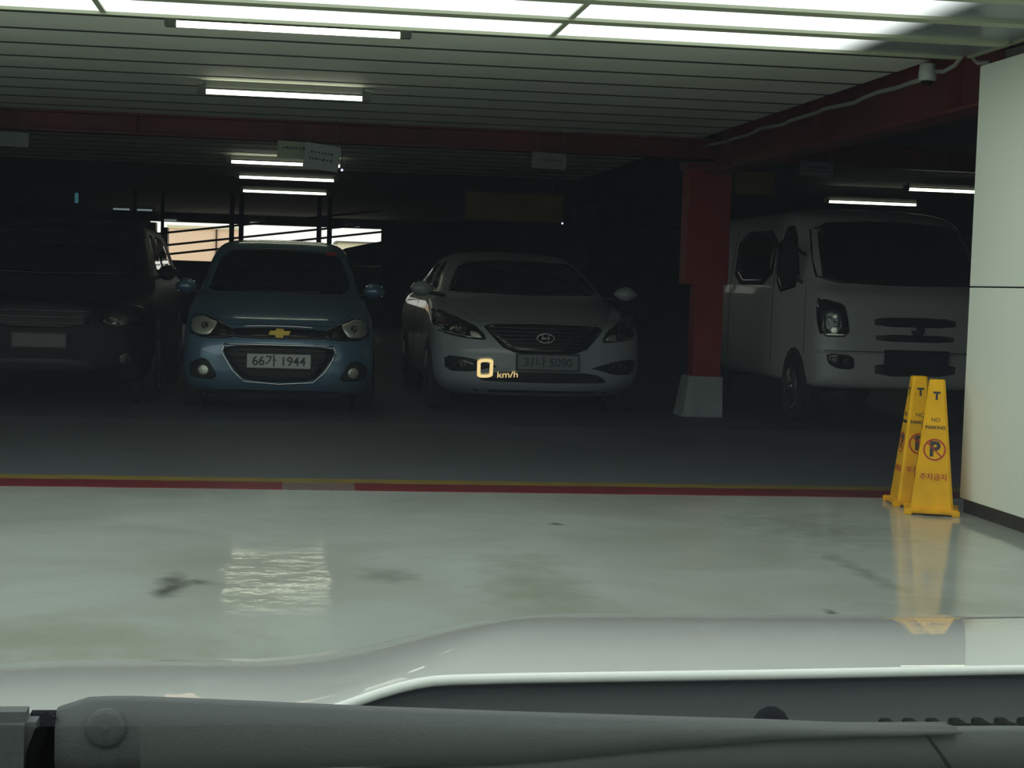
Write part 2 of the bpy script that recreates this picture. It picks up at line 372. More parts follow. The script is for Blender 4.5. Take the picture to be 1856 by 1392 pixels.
# ------------------------------------------------------------------ hanging signs
def hsign(x, y, z, wd, ht, m, label, tilt=0, ink=True, strokes=((.25, .6), (.3, .35)), yaw=0):
    e = tag(empty('hanging_sign', (x, y, z), yaw), label, 'sign', 'hanging bay signs')
    T = Matrix.Rotation(tilt, 4, 'Y')
    box('sign_plate', -wd/2, wd/2, -.006, .006, -ht/2, ht/2, M[m], e, .002, T)
    for s in (-1, 1):
        p = T @ Vector((s*wd*.38, 0, ht/2)); tube('hanger', [p, (p.x, 0, (2.50 if x < 3.6 else 2.63)-z)], .0025, M['cap'], e, 6)
    if ink:
        bm = bmesh.new(); rnd = random.Random(int(x*100))
        for (zz, hh) in strokes:
            xx = -wd*.34
            while xx < wd*.32:
                ww = rnd.uniform(.012, .03); hgt = rnd.uniform(.5, 1)*.022
                add_box(bm, xx, xx+ww, -.0085, -.006, (zz-.5)*ht*1.0-hgt/2, (zz-.5)*ht+hgt/2, 0, T); xx += ww+rnd.uniform(.006, .014)
        bm_obj('lettering', bm, M['signink'], e)['kind'] = 'stuff'
    return e
hsign(.03, 14.1, 2.215, .27, .145, 'signgreen', 'small greenish white hanging sign partly behind the tilted one', math.radians(1.6), strokes=((.62, .3),))
hsign(.27, 13.98, 2.155, .30, .215, 'signwhite', 'larger tilted bluish white hanging sign with two lines of writing', math.radians(7), strokes=((.66, .3), (.40, .3)))
hsign(2.23, 14.05, 2.21, .30, .14, 'signgrey', 'grey hanging sign above the white sedan', math.radians(2), strokes=((.55, .3),))
hsign(-2.33, 14.05, 2.205, .36, .12, 'signgrey', 'grey hanging sign above the black car', math.radians(2), ink=False)
hsign(4.65, 14.08, 2.24, .31, .13, 'signgrey', 'grey hanging sign with marks above left end of the white van', math.radians(2), strokes=((.6, .3), (.35, .3)))
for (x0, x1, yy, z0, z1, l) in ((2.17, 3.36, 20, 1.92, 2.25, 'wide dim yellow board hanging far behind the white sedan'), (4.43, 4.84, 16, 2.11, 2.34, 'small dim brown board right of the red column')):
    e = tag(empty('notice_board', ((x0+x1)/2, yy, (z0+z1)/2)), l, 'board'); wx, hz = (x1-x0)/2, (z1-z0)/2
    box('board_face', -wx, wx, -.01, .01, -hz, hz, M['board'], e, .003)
    bm = bmesh.new()
    for a in ((-wx-.02, -wx, -hz-.02, hz+.02), (wx, wx+.02, -hz-.02, hz+.02), (-wx, wx, hz, hz+.02), (-wx, wx, -hz-.02, -hz)): add_box(bm, a[0], a[1], -.016, .014, a[2], a[3])
    bm_obj('board_frame', bm, M['rust'], e)
    for s in (-1, 1): tube('hanger', [(s*wx*.8, 0, hz+.02), (s*wx*.8, 0, 2.62-(z0+z1)/2)], .006, M['fixture'], e, 6)
e = tag(empty('exit_lamp', (-2.5, 20, 2.0)), 'tiny teal lamp hanging in the dark above the black car', 'lamp')
box('lens', -.02, .02, -.012, .012, -.06, .06, mat('teal_glow', (70, 130, 140), .4, emit=.35), e, .004); tube('hanger', [(0, 0, .06), (0, 0, .62)], .005, M['fixture'], e, 6)

# ------------------------------------------------------------------ far ramp, railing, outdoors
g = tag(empty('ramp_railing', (-.5, 30, 0)), 'dark sloping steel guard rail with posts before the daylight opening', 'railing')
for z in (1.80, 1.575, 1.41):
    x1 = min(1.8, -2.72+(2.42-z)/.14)
    tube('rail', [(-2.72+.5, 0, z), (x1+.5, 0, z+(x1+2.72)*.14)], .02, M['rust'], g, 8)
for x in (-2.72, -2.24, -1.01, -.84, .56, .75): tube('post', [(x+.5, .0, 0), (x+.5, .0, 2.62)], .045 if x > -2 else .03, M['blackmatt'], g, 8)
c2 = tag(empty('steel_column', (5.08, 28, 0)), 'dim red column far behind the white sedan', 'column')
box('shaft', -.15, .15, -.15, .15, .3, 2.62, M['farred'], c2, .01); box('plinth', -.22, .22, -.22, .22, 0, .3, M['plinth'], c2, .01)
hs = tag(empty('building', (-2.3, 46, 0)), 'peach building wall outside the far opening', 'building')
box('wall', -.95, .95, 0, 3, 0, 2.42, M['peach'], hs)
box('roof_edge', -1.0, 1.0, -.08, 3, 2.42, 2.50, M['cream'], hs)
box('downpipe', .32, .36, -.05, 0, 0, 2.42, M['rust'], hs)
gd = struct(box('ground', -30, 30, 40.25, 70, -.4, 1.2, M['cream']))
b2 = tag(empty('building', (3.2, 52, 0)), 'cream building outside the right end of the far opening', 'building')
box('wall', -1.6, 1.6, 0, 3, 1.2, 2.30, M['cream'], b2); box('roof_edge', -1.7, 1.7, -.1, 3, 2.30, 2.36, M['ramp'], b2)

# ------------------------------------------------------------------ parked cars
def interp_rows(rows, sub=6):
    n = len(rows); out = []
    for i in range(n-1):
        p0, p1, p2, p3 = rows[max(i-1, 0)], rows[i], rows[i+1], rows[min(i+2, n-1)]
        for s in range(sub):
            t = s/sub; r = []
            for a, b, c_, d in zip(p0, p1, p2, p3):
                m1 = (c_-a)/2; m2 = (d-b)/2; dl = c_-b
                if dl == 0: m1 = m2 = 0
                else:
                    if m1/dl < 0: m1 = 0
                    if m2/dl < 0: m2 = 0
                    if m1/dl > 3: m1 = 3*dl
                    if m2/dl > 3: m2 = 3*dl
                r.append((2*t**3-3*t**2+1)*b+(t**3-2*t**2+t)*m1+(-2*t**3+3*t**2)*c_+(t**3-t**2)*m2)
            out.append(r)
    out.append(list(rows[-1])); return out
def ring(z, y0, yr, hw, a, n):
    h = []; Q = 20
    for i in range(Q+1):
        t = PI/2*(1-i/Q); h.append((hw*max(math.cos(t), 0)**(2/n), y0+a*(1-math.sin(t)**(2/n))))
    ar = .45; ya, yb = y0+a, max(yr-ar, y0+a+.05)
    for i in range(1, 9): h.append((hw, ya+(yb-ya)*i/9))
    for i in range(9):
        t = PI/2*i/8; h.append((hw*max(math.cos(t), 0)**(2/4), yb+(yr-yb)*math.sin(t)**(2/4)))
    pts = [(x, y, z) for x, y in h] + [(-x, y, z) for x, y in h[-2:0:-1]]
    return pts
class Body:
    def __init__(s, rows, paint, parent, sub=6):
        R = [ring(*r) for r in interp_rows(rows, sub)]; n = len(R[0]); vs = [p for r in R for p in r]; fs = []
        for i in range(len(R)-1):
            for k in range(n): fs.append((i*n+k, i*n+(k+1) % n, (i+1)*n+(k+1) % n, (i+1)*n+k))
        fs.append(tuple(range(n))[::-1])
        j = (len(R)-1)*n; h = n//2     # roof cap in strips from side to side
        for k in range(1, h): 
            a, b, c_, d = j+k, j+k+1, j+(n-k-1), j+(n-k)
            if c_ == b: fs.append((a, b, d % (j+n) if d < j+n else j))
            else: fs.append((a, b, c_, d if d < j+n else j))
        fs.append((j, j+1, j+n-1))
        s.o = mesh_obj('body', vs, fs, paint, parent, True); s.p = parent
        s.bvh = BVHTree.FromPolygons([Vector(v) for v in vs], fs)
    def hit(s, a, b, ax):
        if ax == 'y': o, d = Vector((a, -3, b)), Vector((0, 1, 0))
        elif ax == 'x-': o, d = Vector((-3, a, b)), Vector((1, 0, 0))
        else: o, d = Vector((3, a, b)), Vector((-1, 0, 0))
        h = s.bvh.ray_cast(o, d); return h[0]
    def patch(s, name, out, m, off=.004, depth=.02, ax='y', rings=5, smooth=1, parent=None, flat=False):
        pts = [tuple(p) for p in out]
        for _ in range(smooth):
            q = []
            for i in range(len(pts)):
                a, b = pts[i], pts[(i+1) % len(pts)]
                q += [(a[0]*.8+b[0]*.2, a[1]*.8+b[1]*.2), (a[0]*.2+b[0]*.8, a[1]*.2+b[1]*.8)]
            pts = q
        q = []
        for i in range(len(pts)):
            a, b = pts[i], pts[(i+1) % len(pts)]; k = max(1, int(math.dist(a, b)/.03))
            for j in range(k): q.append((a[0]+(b[0]-a[0])*j/k, a[1]+(b[1]-a[1])*j/k))
        pts = q; cx = sum(p[0] for p in pts)/len(pts); cy = sum(p[1] for p in pts)/len(pts)
        dirv = {'y': Vector((0, -1, 0)), 'x-': Vector((-1, 0, 0)), 'x+': Vector((1, 0, 0))}[ax]
        last = s.hit(cx, cy, ax) or Vector((0, 0, 0)); n = len(pts); vs = []; fs = []
        def P(a, b, dd):
            nonlocal last
            h = s.hit(a, b, ax)
            if h is None: h = Vector((a, last.y, b)) if ax == 'y' else Vector((last.x, a, b))
            else: last = h
            return h + dirv*dd
        vs.append(P(cx, cy, off)); 
        for r in range(1, rings+1):
            for p in pts: vs.append(P(cx+(p[0]-cx)*r/rings, cy+(p[1]-cy)*r/rings, off if r < rings else off*.6))
        for k in range(n): fs.append((0, 1+k, 1+(k+1) % n))
        for r in range(rings-1):
            for k in range(n): a = 1+r*n; b = a+n; fs.append((a+k, b+k, b+(k+1) % n, a+(k+1) % n))
        base = len(vs); a = 1+(rings-1)*n
        for k in range(n): vs.append(vs[a+k] - dirv*depth)
        for k in range(n): fs.append((a+k, base+k, base+(k+1) % n, a+(k+1) % n))
        bm = bmesh.new(); V = [bm.verts.new(v) for v in vs]
        for f in fs:
            if len({V[i] for i in f}) == len(f): bm.faces.new([V[i] for i in f])
        return bm_obj(name, bm, m, parent or s.p, not flat)
    def strip(s, name, pts, wd, m, off=.01, parent=None, ax='y'):
        bm = bmesh.new(); q = []
        for (a, b) in pts:
            h = s.hit(a, b, ax)
            if h is not None: q.append(h + (Vector((0, -off, 0)) if ax == 'y' else Vector((off if ax == 'x+' else -off, 0, 0))))
        add_tube(bm, q, wd, 8); return bm_obj(name, bm, m, parent or s.p, True)
def mir(out): return [(-x, z) for x, z in out]
def arc_pts(p0, p1, n=12, sag=0):
    return [(p0[0]+(p1[0]-p0[0])*i/n, p0[1]+(p1[1]-p0[1])*i/n + sag*4*(i/n)*(1-i/n)) for i in range(n+1)]
def circ(cx, cz, r, n=20, rz=None): return [(cx+r*math.cos(2*PI*i/n), cz+(rz or r)*math.sin(2*PI*i/n)) for i in range(n)]
def wheel(parent, x, y, r, wd, s):
    t = lathe('wheel', [(r*.62, -wd/2), (r*.9, -wd/2), (r, -wd*.35), (r, wd*.35), (r*.9, wd/2), (r*.62, wd/2), (r*.6, wd*.3)], M['tyre'], parent, 'x', 32, (x, y, r))
    bm = bmesh.new()
    for k in range(5):
        add_box(bm, -.01, .02, -.035, .035, 0, r*.58, .004, Matrix.Translation((s*wd*.4, 0, 0)) @ Matrix.Rotation(k*2*PI/5, 4, 'X'))
    bm_obj('spokes', bm, M['rim'], t)
    lathe('hub', [(r*.15, -.02), (r*.15, .03), (r*.08, .035)] if s > 0 else [(r*.08, -.035), (r*.15, -.03), (r*.15, .02)], M['rim'], t, 'x', 16, (s*wd*.4, 0, 0))
    lathe('rim', [(r*.64, -.01), (r*.64, .01), (r*.56, .012), (r*.56, -.012)], M['rim'], t, 'x', 32, (s*wd*.45, 0, 0))
def mirror(parent, x, y, z, s, m, wd=.13, ht=.085, dp=.08):
    bm = bmesh.new(); bmesh.ops.create_uvsphere(bm, u_segments=20, v_segments=12, radius=1)
    for v in bm.verts:
        if v.co.y > .3: v.co.y = .3
        v.co.x *= wd*(1-.25*abs(v.co.z)); v.co.y *= dp; v.co.z *= ht
    o = bm_obj('side_mirror', bm, m, parent, True, (x, y, z))
    tube('arm', [(-s*wd*.6, 0, -ht*.5), (-s*(wd+.12), .05, -ht*1.0)], .018, M['blackmatt'], o, 8)
    box('mirror_glass', -wd*.75, wd*.75, dp*.3, dp*.3+.004, -ht*.7, ht*.7, M['chrome'], o, .002)
def plate_at(parent, x, y, z, wd, ht, txt, m='plate', ink='ink', size=.08, label=None):
    p = box('number_plate', -wd/2, wd/2, -.006, .006, -ht/2, ht/2, M[m], parent, .003, loc=(x, y, z))
    if txt: text('lettering', txt, size, (0, -.0075, -.004), (PI/2, 0, 0), M[ink], p, .001, 1, .0015)
    bm = bmesh.new(); add_box(bm, -wd/2-.012, wd/2+.012, .0, .03, -ht/2-.012, ht/2+.012, .003); bm_obj('plate_holder', bm, M['blackmatt'], p)
    return p
def side_stuff(B, parent, hw, yw, r, wins, wd=.18, paint_lines=()):
    for s, ax in ((-1, 'x-'), (1, 'x+')):
        for y in yw:
            B.patch('wheel_arch', circ(y, r+.0, r+.035, 28), M['blackmatt'], .003, .01, ax, smooth=0)
            wheel(parent, s*(hw-wd/2+.015), y, r, wd, s)
        for w_ in wins: B.patch('side_window', w_, M['carglass'], .003, .01, ax)
        for (ya, za, yb, zb) in paint_lines: B.strip('door_seam', arc_pts((ya, za), (yb, zb), 10), .003, M['blackmatt'], .001, None, ax)

# --- blue hatchback
car = tag(empty('car', (-.05, 13.60, 0)), 'small blue hatchback with gold emblem and round fog lamps', 'car', 'parked cars')
rows = [(.14, .16, 3.45, .66, .5, 3), (.17, .07, 3.55, .735, .5, 3), (.24, .015, 3.6, .785, .46, 3.2), (.34, .0, 3.6, .80, .44, 3.3), (.46, .0, 3.6, .80, .44, 3.3), (.58, .012, 3.6, .798, .45, 3.2),
        (.66, .035, 3.6, .795, .47, 3.0), (.72, .075, 3.6, .79, .50, 3.0), (.78, .15, 3.6, .785, .52, 3.2), (.84, .30, 3.6, .775, .52, 3.4), (.90, .50, 3.6, .76, .50, 3.5), (.95, .70, 3.6, .745, .47, 3.3),
        (.985, .86, 3.59, .725, .5, 2.7), (1.02, .95, 3.58, .705, .42, 3), (1.10, 1.09, 3.55, .685, .42, 3.2), (1.22, 1.30, 3.5, .655, .42, 3.2), (1.34, 1.53, 3.42, .612, .42, 3.2),
        (1.41, 1.72, 3.3, .57, .42, 3), (1.455, 1.92, 3.1, .50, .42, 3), (1.48, 2.2, 2.9, .38, .3, 2.6), (1.49, 2.45, 2.7, .15, .1, 2.2)]
B = Body(rows, M['bluepaint'], car)
ws = B.patch('windscreen', [(-.70, 1.0), (0, .985), (.70, 1.0), (.665, 1.15), (.585, 1.365), (.0, 1.40), (-.585, 1.365), (-.665, 1.15)], M['carglass'], .006, .02, rings=9)
st = B.patch('sticker', [(.41, 1.345), (.50, 1.34), (.50, 1.375), (.41, 1.38)], M['sticker'], .010, .004, smooth=0, parent=ws)
st['label'] = 'small red sticker at top corner of the windscreen'
# headlights
hl = [(-.735, .70), (-.72, .775), (-.64, .795), (-.57, .765), (-.51, .745), (-.535, .69), (-.575, .64), (-.65, .635), (-.715, .655)]
bz = [(-.75, .70), (-.735, .79), (-.64, .81), (-.50, .755), (-.36, .685), (-.36, .625), (-.52, .61), (-.66, .615), (-.74, .64)]
for f in (lambda q: q, mir):
    b_ = B.patch('headlight', f(bz), M['blackgloss'], .005, .03)
    B.patch('reflector', f(hl), M['lamp'], .012, .02, parent=b_)
    cx = sum(p[0] for p in f(hl))/len(hl)
    B.patch('lens_ring', circ(cx-.01*(1 if cx > 0 else -1), .715, .030, 20), M['lampdark'], .022, .02, smooth=0, parent=b_)
    B.patch('bulb', circ(cx, .718, .014, 12), M['chrome'], .034, .02, smooth=0, parent=b_)
    B.patch('turn_lamp', f([(-.50, .69), (-.44, .685), (-.43, .64), (-.50, .635)]), M['lampdark'], .010, .01, parent=b_)
up_ = B.patch('upper_grille', [(-.42, .70), (0, .715), (.42, .70), (.42, .625), (0, .615), (-.42, .625)], M['blackgloss'], .005, .03)
B.strip('chrome_strip', arc_pts((-.30, .716), (.30, .716), 16, .008), .006, M['chrome'], .008)
gr = B.patch('lower_grille', [(-.44, .555), (0, .56), (.44, .555), (.46, .50), (.37, .36), (.28, .275), (0, .255), (-.28, .275), (-.37, .36), (-.46, .50)], M['blackmatt'], .006, .03)
for i in range(5):
    z = .31+i*.05; hwid = .30+.035*i; B.strip('grille_slat', arc_pts((-hwid, z), (hwid, z), 14), .006, M['blackgloss'], .012, gr)
edge = [(-.45, .56), (-.47, .50), (-.38, .35), (-.285, .262), (0, .243), (.285, .262), (.38, .35), (.47, .50), (.45, .56)]
q = []
for a, b in zip(edge, edge[1:]): q += arc_pts(a, b, 6)[:-1]
B.strip('chrome_rim', q+[edge[-1]], .007, M['chrome'], .006)
B.strip('chrome_strip', arc_pts((-.45, .568), (.45, .568), 16), .008, M['chrome'], .010)
# gold cross-shaped emblem
bow = [(-.088, -.012), (-.076, .022), (-.032, .022), (-.028, .038), (.032, .038), (.035, .022), (.088, .022), (.076, -.014), (.032, -.014), (.028, -.034), (-.032, -.034), (-.034, -.014)]
bm = bmesh.new(); yy = B.hit(0, .665, 'y').y
vf = [bm.verts.new((x, yy-.022, .664+z)) for x, z in bow]; vb_ = [bm.verts.new((x*1.06, yy, .664+z*1.1)) for x, z in bow]
bm.faces.new(vf)
for i in range(12): bm.faces.new((vf[i], vf[(i+1) % 12], vb_[(i+1) % 12], vb_[i]))
em = bm_obj('emblem', bm, M['gold'], car); em['label'] = 'gold emblem on the grille'
plate_at(car, 0, B.hit(0, .44, 'y').y-.03, .437, .52, .115, '66가 1944', size=.105)
for f in (lambda q: q, mir):
    fb = B.patch('fog_lamp', f([(-.75, .39), (-.64, .45), (-.58, .43), (-.50, .30), (-.55, .27), (-.72, .28)]), M['blackmatt'], .005, .03)
    cx = -.62 if f(((1, 0),))[0][0] == 1 else .62
    B.patch('lens', circ(cx, .345, .046, 20), M['lamp'], .014, .02, smooth=0, parent=fb)
B.strip('bonnet_seam', arc_pts((-.70, .90), (-.45, .73), 8)+arc_pts((-.45, .73), (.45, .73), 12, .004)[1:]+arc_pts((.45, .73), (.70, .90), 8)[1:], .003, M['blackmatt'], .001)
B.patch('lower_lip', [(-.60, .19), (.60, .19), (.58, .165), (-.58, .165)], M['blackmatt'], .004, .02)
for s in (-1, 1): mirror(car, s*.83, 1.08, 1.03, s, M['bluepaint'], .10, .07)
side_stuff(B, car, .80, (.62, 2.98), .285, [[(1.35, 1.03), (2.1, 1.03), (2.1, 1.36), (1.8, 1.36)], [(2.16, 1.03), (2.9, 1.03), (2.9, 1.34), (2.16, 1.36)]], .175, ((1.2, .3, 1.2, .95), (2.13, .3, 2.13, 1.0)))

# --- white sedan
car = tag(empty('car', (2.20, 13.72, 0)), 'white sedan with dark slatted grille and raked headlights', 'car', 'parked cars')
rows = [(.17, .22, 4.6, .78, .7, 2.7), (.22, .10, 4.75, .85, .7, 2.7), (.30, .02, 4.82, .895, .68, 2.8), (.42, .0, 4.85, .92, .68, 2.8), (.54, .0, 4.85, .925, .68, 2.8), (.64, .02, 4.85, .925, .68, 2.8), (.72, .05, 4.85, .922, .70, 2.7),
        (.775, .10, 4.85, .918, .74, 2.6), (.83, .24, 4.85, .91, .80, 2.5), (.88, .44, 4.84, .90, .85, 2.4), (.93, .68, 4.82, .885, .85, 2.4), (.97, .90, 4.8, .865, .8, 2.4), (1.00, 1.08, 4.72, .835, .65, 2.6), (1.03, 1.20, 4.6, .80, .5, 3),
        (1.10, 1.36, 4.35, .765, .5, 3), (1.20, 1.60, 4.05, .72, .5, 3), (1.30, 1.87, 3.8, .665, .5, 3), (1.37, 2.12, 3.6, .61, .5, 3), (1.42, 2.42, 3.4, .53, .45, 2.8), (1.45, 2.75, 3.2, .38, .25, 2.4), (1.46, 2.9, 3.1, .15, .1, 2.2)]
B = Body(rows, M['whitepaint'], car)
B.patch('windscreen', [(-.79, 1.05), (0, 1.03), (.79, 1.05), (.72, 1.18), (.60, 1.34), (0, 1.375), (-.60, 1.34), (-.72, 1.18)], M['carglass'], .006, .02, rings=9)
gr = B.patch('grille', [(-.52, .765), (-.47, .79), (0, .80), (.47, .79), (.52, .765), (.50, .735), (.33, .555), (0, .54), (-.33, .555), (-.50, .735)], M['blackgloss'], .006, .03)
for i in range(6):
    z = .60+i*.032; hwid = .32+(z-.56)*.85; B.strip('grille_slat', arc_pts((-hwid, z), (hwid, z), 16), .005, M['lampdark'], .014, gr)
bm = bmesh.new(); yy = B.hit(0, .68, 'y').y-.026
cc = [(.075*math.cos(k*PI/16), yy, .678+.038*math.sin(k*PI/16)) for k in range(33)]
add_tube(bm, cc, .006, 8, False)
for a, b in (((-.034, -.028), (-.022, .03)), ((.022, -.03), (.034, .028)), ((-.028, -.006), (.028, .010))): add_tube(bm, [(a[0], yy, .678+a[1]), (b[0], yy, .678+b[1])], .008, 8)
bm_obj('emblem', bm, M['chrome'], car, True)['label'] = 'chrome oval emblem'
hl = [(-.93, .885), (-.86, .90), (-.72, .835), (-.58, .765), (-.52, .70), (-.50, .655), (-.56, .65), (-.72, .665), (-.87, .70), (-.92, .76)]
for f in (lambda q: q, mir):
    b_ = B.patch('headlight', f(hl), M['blackgloss'], .006, .03)
    B.patch('reflector', f([(-.64, .725), (-.57, .715), (-.53, .665), (-.63, .672)]), M['lamp'], .014, .02, parent=b_)
    B.patch('lens_ring', f(circ(-.71, .735, .05)), M['lampdark'], .014, .02, smooth=0, parent=b_)
    B.patch('turn_lamp', f([(-.89, .83), (-.82, .83), (-.80, .76), (-.87, .76)]), M['amber'], .012, .01, parent=b_)
    B.strip('daytime_strip', f(arc_pts((-.88, .715), (-.62, .668), 8)), .007, M['chrome'], .014, b_)
    fb = B.patch('fog_lamp', f([(-.84, .51), (-.64, .495), (-.46, .445), (-.40, .425), (-.50, .41), (-.62, .375), (-.83, .375)]), M['blackmatt'], .006, .03)
    B.patch('lens', f(circ(-.70, .435, .04)), M['lampdark'], .014, .02, smooth=0, parent=fb)
    B.strip('chrome_trim', f(arc_pts((-.60, .44), (-.70, .47), 6)), .005, M['chrome'], .016, fb)
B.patch('lower_intake', [(-.44, .385), (0, .39), (.44, .385), (.56, .315), (.50, .30), (0, .295), (-.50, .30), (-.56, .315)], M['blackmatt'], .006, .03)
plate_at(car, .02, B.hit(0, .47, 'y').y-.03, .475, .52, .125, '31나 5090', 'signgrey', size=.10)
B.strip('bonnet_seam', arc_pts((-.80, .97), (-.55, .80), 8)+arc_pts((-.55, .80), (.55, .80), 12, .012)[1:]+arc_pts((.55, .80), (.80, .97), 8)[1:], .003, M['blackmatt'], .001)
B.patch('lower_lip', [(-.74, .225), (.74, .225), (.70, .20), (-.70, .20)], M['blackmatt'], .004, .02)
for s in (-1, 1): mirror(car, s*.96, 1.32, 1.07, s, M['whitepaint'], .115, .07)
side_stuff(B, car, .925, (.92, 3.72), .33, [[(1.75, 1.05), (2.65, 1.05), (2.65, 1.36), (2.25, 1.33)], [(2.72, 1.05), (3.6, 1.05), (3.4, 1.32), (2.72, 1.36)]], .21, ((1.65, .35, 1.65, 1.0), (2.68, .35, 2.68, 1.0)))
for s, ax in ((-1, 'x-'), (1, 'x+')): B.strip('window_trim', arc_pts((1.45, 1.045), (3.7, 1.045), 16), .006, M['chrome'], .004, None, ax)

# --- black tall car on the far side
car = tag(empty('car', (-2.0, 13.62, 0)), 'black tall car at the dark end of the row with grey plate', 'car', 'parked cars')
rows = [(.20, .2, 4.4, .76, .5, 3), (.26, .06, 4.55, .84, .5, 3.2), (.38, .0, 4.6, .885, .48, 3.4), (.60, .0, 4.6, .90, .48, 3.4), (.78, .04, 4.6, .90, .5, 3.2), (.88, .10, 4.6, .895, .52, 3), (.96, .28, 4.6, .885, .6, 2.7), (1.03, .58, 4.6, .87, .6, 2.6),
        (1.08, .85, 4.58, .85, .5, 3), (1.12, .96, 4.55, .82, .45, 3.2), (1.25, 1.18, 4.5, .79, .42, 3.4), (1.40, 1.44, 4.42, .74, .42, 3.4), (1.52, 1.68, 4.3, .69, .42, 3.2), (1.59, 1.95, 4.1, .60, .4, 3), (1.62, 2.3, 3.8, .42, .3, 2.6), (1.63, 2.6, 3.6, .15, .1, 2.2)]
B = Body(rows, M['blackpaint'], car)
B.patch('windscreen', [(-.80, 1.12), (0, 1.10), (.80, 1.12), (.755, 1.28), (.69, 1.48), (0, 1.52), (-.69, 1.48), (-.755, 1.28)], M['carglass'], .006, .02, rings=8)
gr = B.patch('grille', [(-.46, .86), (.46, .86), (.40, .66), (-.40, .66)], M['blackmatt'], .006, .02)
for z in (.70, .75, .80): B.strip('grille_slat', arc_pts((-.40, z), (.40, z)), .007, M['lampdark'], .012, gr)
B.patch('lower_grille', [(-.42, .42), (.42, .42), (.48, .30), (-.48, .30)], M['blackmatt'], .006, .02)
for f in (lambda q: q, mir):
    b_ = B.patch('headlight', f([(-.87, .86), (-.70, .87), (-.52, .80), (-.50, .70), (-.66, .67), (-.86, .72)]), M['blackgloss'], .006, .02)
    B.patch('reflector', f(circ(-.68, .735, .045)), M['lampdark'], .016, .02, smooth=0, parent=b_)
    B.patch('bulb', f([(-.64, .72), (-.60, .725), (-.58, .705), (-.62, .70)]), M['chrome'], .02, .01, parent=b_)
    B.patch('fog_lamp', f(circ(-.70, .42, .05)), M['lampdark'], .008, .02, smooth=0)
plate_at(car, .02, B.hit(0, .56, 'y').y-.03, .56, .42, .105, '', 'plategrey')
for s in (-1, 1): mirror(car, s*.95, 1.15, 1.14, s, M['blackpaint'], .09, .07)
side_stuff(B, car, .90, (.85, 3.6), .35, [[(1.5, 1.14), (2.4, 1.14), (2.4, 1.50), (1.85, 1.48)], [(2.47, 1.14), (3.6, 1.14), (3.5, 1.48), (2.47, 1.50)]], .22)

# --- white van
van = tag(empty('van', (5.29, 13.18, 0)), 'white forward-control van with two slotted grille bars and black mirrors', 'van', 'parked cars')
rows = [(.33, .12, 4.4, .76, .3, 3), (.36, .04, 4.45, .81, .3, 3.4), (.44, .0, 4.5, .83, .28, 3.6), (.62, .0, 4.5, .838, .28, 3.8), (.66, .03, 4.5, .838, .28, 3.8), (.85, .035, 4.5, .84, .28, 3.8), (1.02, .06, 4.5, .84, .28, 3.8), (1.13, .11, 4.5, .838, .3, 3.6),
        (1.19, .19, 4.5, .835, .32, 3.6), (1.24, .25, 4.5, .83, .34, 3.4), (1.40, .40, 4.49, .81, .36, 3.4), (1.60, .60, 4.48, .785, .38, 3.3), (1.76, .78, 4.46, .755, .4, 3.2), (1.84, .92, 4.42, .71, .42, 3), (1.89, 1.15, 4.3, .62, .4, 2.8), (1.915, 1.4, 4.1, .45, .3, 2.6), (1.92, 1.7, 3.9, .2, .1, 2.2)]
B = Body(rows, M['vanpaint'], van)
B.patch('windscreen', [(-.775, 1.235), (0, 1.215), (.775, 1.235), (.76, 1.45), (.69, 1.76), (0, 1.80), (-.69, 1.76), (-.76, 1.45)], M['carglass'], .006, .02, rings=9)
gr = B.patch('grille', [(-.36, .945), (0, .955), (.36, .945), (.36, .87), (-.36, .87)], M['blackmatt'], .005, .02)
for z in (.885, .905, .925): B.strip('grille_slat', arc_pts((-.34, z), (.34, z)), .005, M['blackgloss'], .010, gr)
B.patch('lower_slot', [(-.35, .805), (.35, .805), (.34, .745), (-.34, .745)], M['blackmatt'], .005, .02)
yy = B.hit(.02, .85, 'y').y
em = lathe('emblem', [(.055, 0), (.06, -.012), (.05, -.02), (.02, -.022)][::-1], M['blackgloss'], van, 'y', 28, (.02, yy, .85)); em['label'] = 'round black emblem'
bm = bmesh.new()
for a in (-.03, .03): add_tube(bm, [(a, -.024, .02), (0, -.024, -.02)], .005, 6)
bm_obj('badge_mark', bm, M['chrome'], em)
for f in (lambda q: q, mir):
    b_ = B.patch('headlight', f([(-.825, 1.10), (-.74, 1.085), (-.62, 1.05), (-.595, .98), (-.57, .775), (-.80, .77), (-.825, .90)]), M['blackgloss'], .006, .03)
    B.patch('reflector', f([(-.78, 1.02), (-.64, 1.01), (-.605, .80), (-.775, .79)]), M['lampdark'], .012, .02, parent=b_)
    B.patch('bulb', f(circ(-.70, .945, .024, 14)), M['lamp'], .026, .02, smooth=0, parent=b_)
    B.patch('lower_bulb', f(circ(-.70, .83, .035, 14)), M['lamp'], .018, .02, smooth=0, parent=b_)
    B.patch('chrome_trim', f([(-.775, .80), (-.605, .80), (-.60, .785), (-.775, .782)]), M['lamp'], .02, .01, smooth=0, parent=b_)
    fb = B.patch('fog_lamp', f([(-.765, .635), (-.54, .62), (-.53, .50), (-.67, .505), (-.745, .545)]), M['blackgloss'], .006, .03)
    B.patch('lens', f(circ(-.70, .575, .026, 14)), M['lampdark'], .014, .02, smooth=0, parent=fb)
    B.patch('lens', f(circ(-.60, .568, .032, 14)), M['lampdark'], .014, .02, smooth=0, parent=fb)
B.patch('lower_intake', [(-.36, .565), (.36, .565), (.35, .46), (-.35, .45)], M['blackmatt'], .006, .03)
plate_at(van, .0, B.hit(0, .61, 'y').y-.035, .605, .54, .12, '', 'plateblue')
B.strip('bumper_seam', arc_pts((-.82, .655), (.82, .655), 24), .004, M['blackmatt'], .001)
